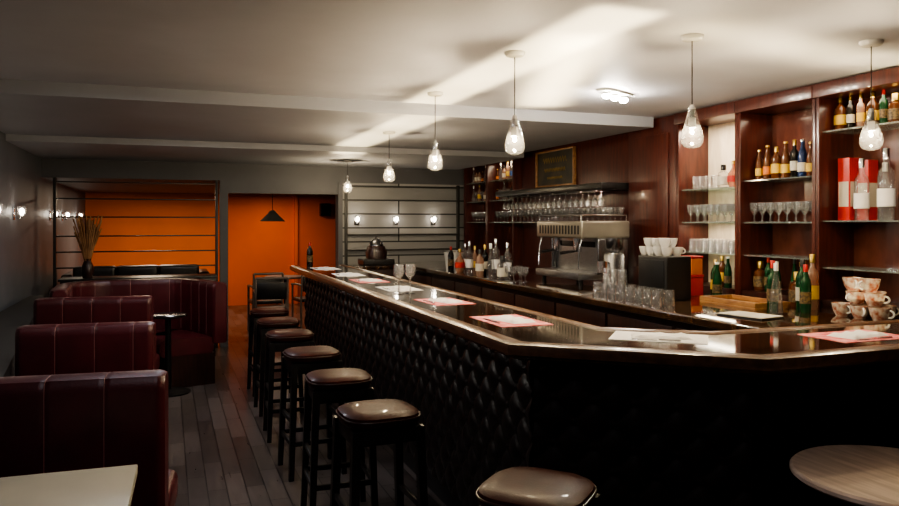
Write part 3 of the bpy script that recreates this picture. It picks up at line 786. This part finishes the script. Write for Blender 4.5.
def cup_proto(m, mh):
    c = bpy.data.objects.new('coffee_cup', lathe('coffee_cup', [(0, 0), (0.024, 0), (0.026, 0.006), (0.036, 0.025), (0.043, 0.062), (0.041, 0.062), (0.033, 0.027), (0, 0.008)], m, 24))
    h = bpy.data.objects.new('handle', tube('handle', [(0.036+0.022*math.sin(a), 0, 0.034-0.017*math.cos(a)) for a in [math.pi*i/8 for i in range(9)]], 0.0045, mh, 6)); h.parent = c
    PROTO.extend([h, c])
    return c
M['floral'] = pmat('floral_ceramic', (0.66, 0.61, 0.52), 0.2, scale=42, col2=(0.36, 0.11, 0.06))
CW = cup_proto(M['white'], M['white']); CF = cup_proto(M['floral'], M['white'])
for z, pts in ((1.36, [(3.27, 4.38), (3.27, 4.47), (3.27, 4.56), (3.27, 4.64), (3.37, 4.40), (3.37, 4.50), (3.37, 4.60)]), (1.422, [(3.28, 4.42), (3.28, 4.51), (3.28, 4.60), (3.37, 4.46), (3.37, 4.55)])):
    for x, y in pts:
        c = copy_thing(CW, (x, y, z), random.uniform(0, 6)); top(c, 'white coffee cup stacked on black appliance', 'cup', 'white cups on the appliance')
for z, pts in ((1.05, [(3.70, 3.06), (3.70, 3.185), (3.70, 3.31), (3.82, 3.12), (3.82, 3.25)]), (1.126, [(3.71, 3.10), (3.71, 3.22), (3.80, 3.17), (3.80, 3.29)]), (1.202, [(3.72, 3.14), (3.73, 3.26)])):
    for x, y in pts:
        c = copy_thing(CF, (x, y, z), random.uniform(3, 6)); c.scale = (1.3, 1.3, 1.22); top(c, 'patterned cream and red-brown coffee cup in a pile', 'cup', 'patterned cups piled on counter')
for i in range(4):
    for j in range(2):
        put_glass(GT, 2.98+j*0.10, 4.52+i*0.10, 1.05, True, 'clear tumbler stacked upside down on back counter', 'stacked tumblers')
for i in range(3):
    put_glass(GT, 3.03, 4.57+i*0.10, 1.156, True, 'clear tumbler stacked upside down on back counter', 'stacked tumblers')
for i in range(4):
    for j in range(2):
        put_glass(GT, 2.98+j*0.10, 4.10+i*0.10, 1.05, True, 'clear tumbler stacked upside down on back counter', 'stacked tumblers')
ty = top(empty('serving_tray', (3.55, 3.95, 1.05)), 'light wooden serving tray on back counter', 'tray')
obj('tray_base', boxm('tray_base', (-0.14, -0.26, 0), (0.14, 0.26, 0.012), M['traywood'], 0.003), parent=ty)
for a, b in (((-0.14, -0.26, 0.012), (-0.125, 0.26, 0.045)), ((0.125, -0.26, 0.012), (0.14, 0.26, 0.045)), ((-0.125, -0.26, 0.012), (0.125, -0.245, 0.045)), ((-0.125, 0.245, 0.012), (0.125, 0.26, 0.045))):
    obj('tray_side', boxm('tray_side', a, b, M['traywood'], 0.003), parent=ty)
mn = top(obj('menu_booklet', boxm('menu_booklet', (-0.1, -0.15, 0), (0.1, 0.15, 0.012), M['black'], 0.002), (3.15, 3.45, 1.05), 0.2), 'black menu booklet lying on back counter', 'menu')
obj('page_block', boxm('page_block', (-0.098, -0.148, 0.012), (0.098, 0.148, 0.016), M['cream']), parent=mn)
for k, x, y, s in (('beergreen', 3.72, 4.40, 1.1), ('winegreen', 3.78, 4.49, 0.9), ('winedark', 3.68, 3.58, 1.05), ('amaro', 3.52, 3.66, 0.85), ('tallamber', 3.80, 3.62, 0.95), ('coneclear', 3.44, 3.55, 0.85), ('flask', 3.84, 3.78, 1.0), ('amaro', 3.62, 3.50, 0.8)):
    put_bottle(k, x, y, 1.05, s, 'bottles on the back counter')

# ------------------------------------------------------------ on the bar
def setting(x, y, rot, red, s=1.0):
    z = 1.10
    top(obj('placemat', boxm('placemat', (-0.13*s, -0.2*s, 0), (0.13*s, 0.2*s, 0.002), M['redpaper'] if red else M['paper']), (x, y, z), rot),
            'red printed paper placemat on bar top' if red else 'white paper placemat on bar top', 'placemat', 'placemats along the bar')
    V = []; F = []
    nx, ny = 10, 14
    for i in range(nx+1):
        for j in range(ny+1):
            u = i/nx-0.5; w = j/ny-0.5
            hh = 0.006+0.006*math.sin(w*9+u*4)**2+0.004*random.random()*0.4
            if i in (0, nx) or j in (0, ny): hh = 0.0005
            V.append((u*0.13*s, w*0.25*s, hh))
    for i in range(nx):
        for j in range(ny):
            k = i*(ny+1)+j; F.append((k, k+1, k+ny+2, k+ny+1))
    n = obj('napkin', mesh('napkin', V, F, M['paper']), (x+0.01, y, z+0.002), rot+0.15)
    top(n, 'folded white paper napkin lying on placemat', 'napkin', 'napkins along the bar')
    kx = x-0.10*math.cos(rot); ky = y-0.10*math.sin(rot)
    k = top(empty('table_knife', (kx, ky, z+0.0025), rot), 'steel table knife lying beside the napkin', 'cutlery', 'knives along the bar')
    obj('blade', loft('blade', [(0.007, 0.055, 0.0), (0.006, 0.054, 0.002)], M['chrome'], 16, 2.5), (0, 0.055, 0), parent=k)
    obj('handle', loft('handle', [(0.006, 0.045, 0.0), (0.007, 0.046, 0.003), (0.004, 0.044, 0.006)], M['chrome'], 16, 3), (0, -0.05, 0), parent=k)
setting(1.62, 3.45, 0.0, True, 1.05)
setting(1.62, 4.42, 0.05, True)
setting(1.62, 5.40, 0.0, False)
setting(1.60, 6.2, 0.0, True)
setting(1.60, 7.0, -0.05, False)
setting(1.58, 8.0, 0.0, False)
setting(1.99, 2.72, 0.87, False, 1.0)
setting(2.82, 2.45, 1.57, True, 1.0)
for x, y in ((1.50, 5.00), (1.59, 5.02)):
    put_glass(GW, x, y, 1.10, False, 'empty clear wine glass standing on bar top', 'wine glasses on the bar')
put_bottle('wine', 1.48, 8.38, 1.10, 0.9, 'bottles on the bar')

sv = top(empty('service_stand', (2.35, 9.2, 0)), 'dark wooden service stand at far end of bar', 'cabinet')
obj('body', boxm('body', (-0.38, -0.26, 0), (0.38, 0.26, 1.02), M['mahogdark'], 0.005), parent=sv)
obj('stand_top', boxm('stand_top', (-0.41, -0.29, 1.02), (0.41, 0.29, 1.06), M['bartop'], 0.006), parent=sv)
cr = top(empty('domed_machine', (2.45, 9.15, 1.06)), 'small dark machine with chrome dome on service stand', 'machine')  # vintage till-like machine with a domed top
obj('base', boxm('base', (-0.2, -0.16, 0), (0.2, 0.16, 0.08), M['black'], 0.02, 3), parent=cr)
obj('body', loft('body', [(0.12, 0.12, 0.08), (0.13, 0.12, 0.16), (0.10, 0.10, 0.24)], M['mahogdark'], 32, 3), parent=cr)
obj('dome', lathe('dome', [(0.09, 0.24), (0.085, 0.28), (0.05, 0.32), (0.012, 0.335), (0.012, 0.355), (0, 0.36)], M['darksteel'], 24), parent=cr)

# ------------------------------------------------------------ pendants (u = how much shorter the cord is)
def pendant(u):
    p = bpy.data.objects.new('pendant_lamp', None); PROTO.append(p)
    def q(n, me, z=0):
        o = bpy.data.objects.new(n, me); o.parent = p; o.location = (0, 0, z); PROTO.insert(0, o); return o
    q('canopy', lathe('canopy', [(0, 0), (0.055, 0), (0.055, -0.010), (0.045, -0.022), (0.012, -0.026), (0, -0.026)], M['white'], 28))
    q('cord', tube('cord', [(0, 0, -0.02), (0, 0, -0.34+u)], 0.0028, M['black'], 6))
    q('socket', lathe('socket', [(0, -0.33), (0.010, -0.335), (0.015, -0.35), (0.015, -0.395), (0, -0.40)], M['chrome'], 18), u)
    c = 0.022
    V = [(c, 0, -0.40), (0, c, -0.40), (-c, 0, -0.40), (0, -c, -0.40), (c, 0, -0.446), (0, c, -0.446), (-c, 0, -0.446), (0, -c, -0.446)]
    q('ceramic_lampholder', mesh('ceramic_lampholder', V, [(0, 1, 2, 3), (4, 5, 6, 7), (0, 1, 5, 4), (1, 2, 6, 5), (2, 3, 7, 6), (3, 0, 4, 7)], M['white'], False), u)
    q('glass_shade', lathe('glass_shade', [(0.019, -0.352), (0.022, -0.375), (0.034, -0.42), (0.048, -0.465), (0.054, -0.495), (0.050, -0.52), (0.036, -0.537), (0.012, -0.543), (0, -0.543)], M['glassthick'], 28), u)
    q('bulb', lathe('bulb', [(0, -0.459), (0.0045, -0.461), (0.0066, -0.466), (0.0045, -0.471), (0, -0.473)], M['bulb'], 12), u)
    return p
PA = pendant(0); PB = pendant(CZ-Z2); PC = pendant(CZ-Z3)
for (x, y, z, pr) in ((1.72, 3.60, CZ, PA), (2.37, 2.98, CZ, PA), (3.28, 2.76, CZ, PA), (1.74, 4.92, CZ, PA), (1.86, 6.5, Z2, PB), (2.05, 9.0, Z3, PC)):
    n = copy_thing(pr, (x, y, z), 0)
    top(n, 'clear teardrop glass pendant lamp hanging above the bar', 'pendant lamp', 'glass pendant lamps')
def spotfix(x, y, rot):
    f = top(empty('ceiling_spotlight', (x, y, CZ), rot), 'white ceiling plate with three bright spot bulbs', 'ceiling light', 'triple ceiling spotlights')
    obj('mounting_plate', loft('mounting_plate', [(0.19, 0.05, -0.018), (0.20, 0.06, -0.012), (0.20, 0.06, 0)], M['white'], 36, 4), parent=f)
    for k in (-0.12, 0, 0.12):
        h = obj('lamp_head', lathe('lamp_head', [(0.012, -0.018), (0.036, -0.034), (0.034, -0.034), (0.010, -0.02)], M['chrome'], 18), (k, 0, 0), parent=f)
        obj('bulb', lathe('bulb', [(0, -0.022), (0.022, -0.03), (0.030, -0.044), (0.02, -0.056), (0, -0.06)], M['spotbulb'], 14), parent=h)
spotfix(2.9, 4.46, 0.5)

cp = top(empty('cone_pendant', (1.56, 12.2, 2.13)), 'grey metal cone pendant shade before orange wall', 'pendant lamp')
obj('cord', tube('cord', [(0, 0, 0), (0, 0, -0.36)], 0.005, M['black'], 6), parent=cp)
obj('lamp_shade', lathe('lamp_shade', [(0.0, -0.34), (0.04, -0.35), (0.07, -0.39), (0.20, -0.52), (0.195, -0.52), (0.065, -0.395), (0, -0.36)], M['lampgrey'], 32), parent=cp)
sp = top(empty('wall_speaker', (2.92, 14.88, 1.72)), 'small black wall speaker on orange wall', 'speaker')
obj('body', boxm('body', (-0.10, -0.14, 0), (0.10, 0.015, 0.25), M['black'], 0.01), parent=sp)
obj('grille', boxm('grille', (-0.09, -0.146, 0.01), (0.09, -0.14, 0.24), M['blackmetal'], 0.003), parent=sp)

def sconce(loc, rot, label, grp):
    s = top(empty('wall_sconce', loc, rot), label, 'wall lamp', grp)
    obj('wall_plate', boxm('wall_plate', (0, -0.035, -0.06), (0.012, 0.035, 0.06), M['chrome'], 0.004), parent=s)
    obj('arm', tube('arm', [(0.01, 0, -0.03), (0.06, 0, -0.05), (0.075, 0, -0.02)], 0.006, M['chrome']), parent=s)
    obj('glass_shade', lathe('glass_shade', [(0, -0.02), (0.02, -0.02), (0.036, 0.0), (0.04, 0.07), (0.038, 0.07), (0.03, 0.0)], M['glass'], 20), (0.075, 0, 0), parent=s)
    obj('bulb', lathe('bulb', [(0, -0.012), (0.014, -0.005), (0.022, 0.02), (0.016, 0.045), (0, 0.052)], M['sconceglow'], 12), (0.075, 0, 0), parent=s)
    return s
s1 = sconce((XL, 8.25, 1.68), 0, 'small glass wall sconce glowing on grey wall', 'wall sconces')
for y in (7.15, 5.6, 10.6, 11.8, 13.5):
    copy_thing(s1, (XL, y, 1.68), 0)
for x in (2.4, 2.95, 3.5):
    copy_thing(s1, (x, 10.0, 1.62), -math.pi/2)

# ------------------------------------------------------------ lights
def area(loc, size, power, col, rot=(0, 0, 0), sy=None, spread=None):
    l = bpy.data.lights.new('area', 'AREA'); l.energy = power; l.color = col; l.size = size
    if sy: l.shape = 'RECTANGLE'; l.size_y = sy
    if spread: l.spread = math.radians(spread)
    o = bpy.data.objects.new('area_light', l); o.location = loc; o.rotation_euler = rot; COL.objects.link(o); return o
area((-0.2, 13.0, 2.1), 0.6, 40, (1, 0.80, 0.56))
area((1.9, 13.8, 2.1), 0.5, 17, (1, 0.76, 0.52))
area((0.0, 1.3, 2.45), 1.0, 12, (0.95, 0.93, 1.0))  # this and the next two: unseen fill added for floor and left side
area((-0.2, 4.4, 2.45), 0.6, 11, (0.86, 0.9, 1.0))
area((0.3, 6.9, 2.39), 0.5, 16, (0.90, 0.92, 1.0))
# added lights without fixtures that faintly graze the leather bar front
for y in (4.2, 6.0, 7.8):
    area((-1.22, y, 1.75), 0.16, 1.7, (1, 0.93, 0.84), rot=(0, math.radians(-72), 0), spread=110)
for y in (3.36, 4.075):
    area((4.02, y, 2.37), 0.08, 1.2, (1, 0.82, 0.58), sy=0.5)
area((4.02, 4.785, 2.37), 0.08, 6.5, (1, 0.85, 0.64), sy=0.5)
area((4.05, 4.785, 1.58), 0.08, 2.4, (1, 0.85, 0.64), sy=0.5)
area((4.02, 8.67, 2.36), 0.08, 1.8, (1, 0.82, 0.58), sy=0.6)
# added upward area lights standing in for bar top reflections on the ceiling
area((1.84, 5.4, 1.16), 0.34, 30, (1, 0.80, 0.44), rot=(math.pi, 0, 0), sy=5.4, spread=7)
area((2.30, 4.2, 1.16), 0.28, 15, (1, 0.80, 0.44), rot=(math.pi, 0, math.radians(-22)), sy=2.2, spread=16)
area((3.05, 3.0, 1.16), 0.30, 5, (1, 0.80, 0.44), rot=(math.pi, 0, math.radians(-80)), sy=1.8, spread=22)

w = bpy.data.worlds.new('world'); S.world = w; w.use_nodes = True
w.node_tree.nodes['Background'].inputs[0].default_value = (0.5, 0.5, 0.6, 1)
w.node_tree.nodes['Background'].inputs[1].default_value = 0.02

for o in PROTO:
    bpy.data.objects.remove(o, do_unlink=True)

# ------------------------------------------------------------ camera
cam = bpy.data.cameras.new('camera'); co = bpy.data.objects.new('camera', cam)
co.location = (0, 0, 1.6); co.rotation_euler = (math.radians(90), 0, -math.radians(20.57))
cam.sensor_width = 36; cam.lens = 30.03; cam.shift_y = -31/899; cam.clip_start = 0.02
COL.objects.link(co); S.camera = co
S.view_settings.view_transform = 'AgX'
try: S.view_settings.look = 'AgX - Medium High Contrast'
except Exception: pass
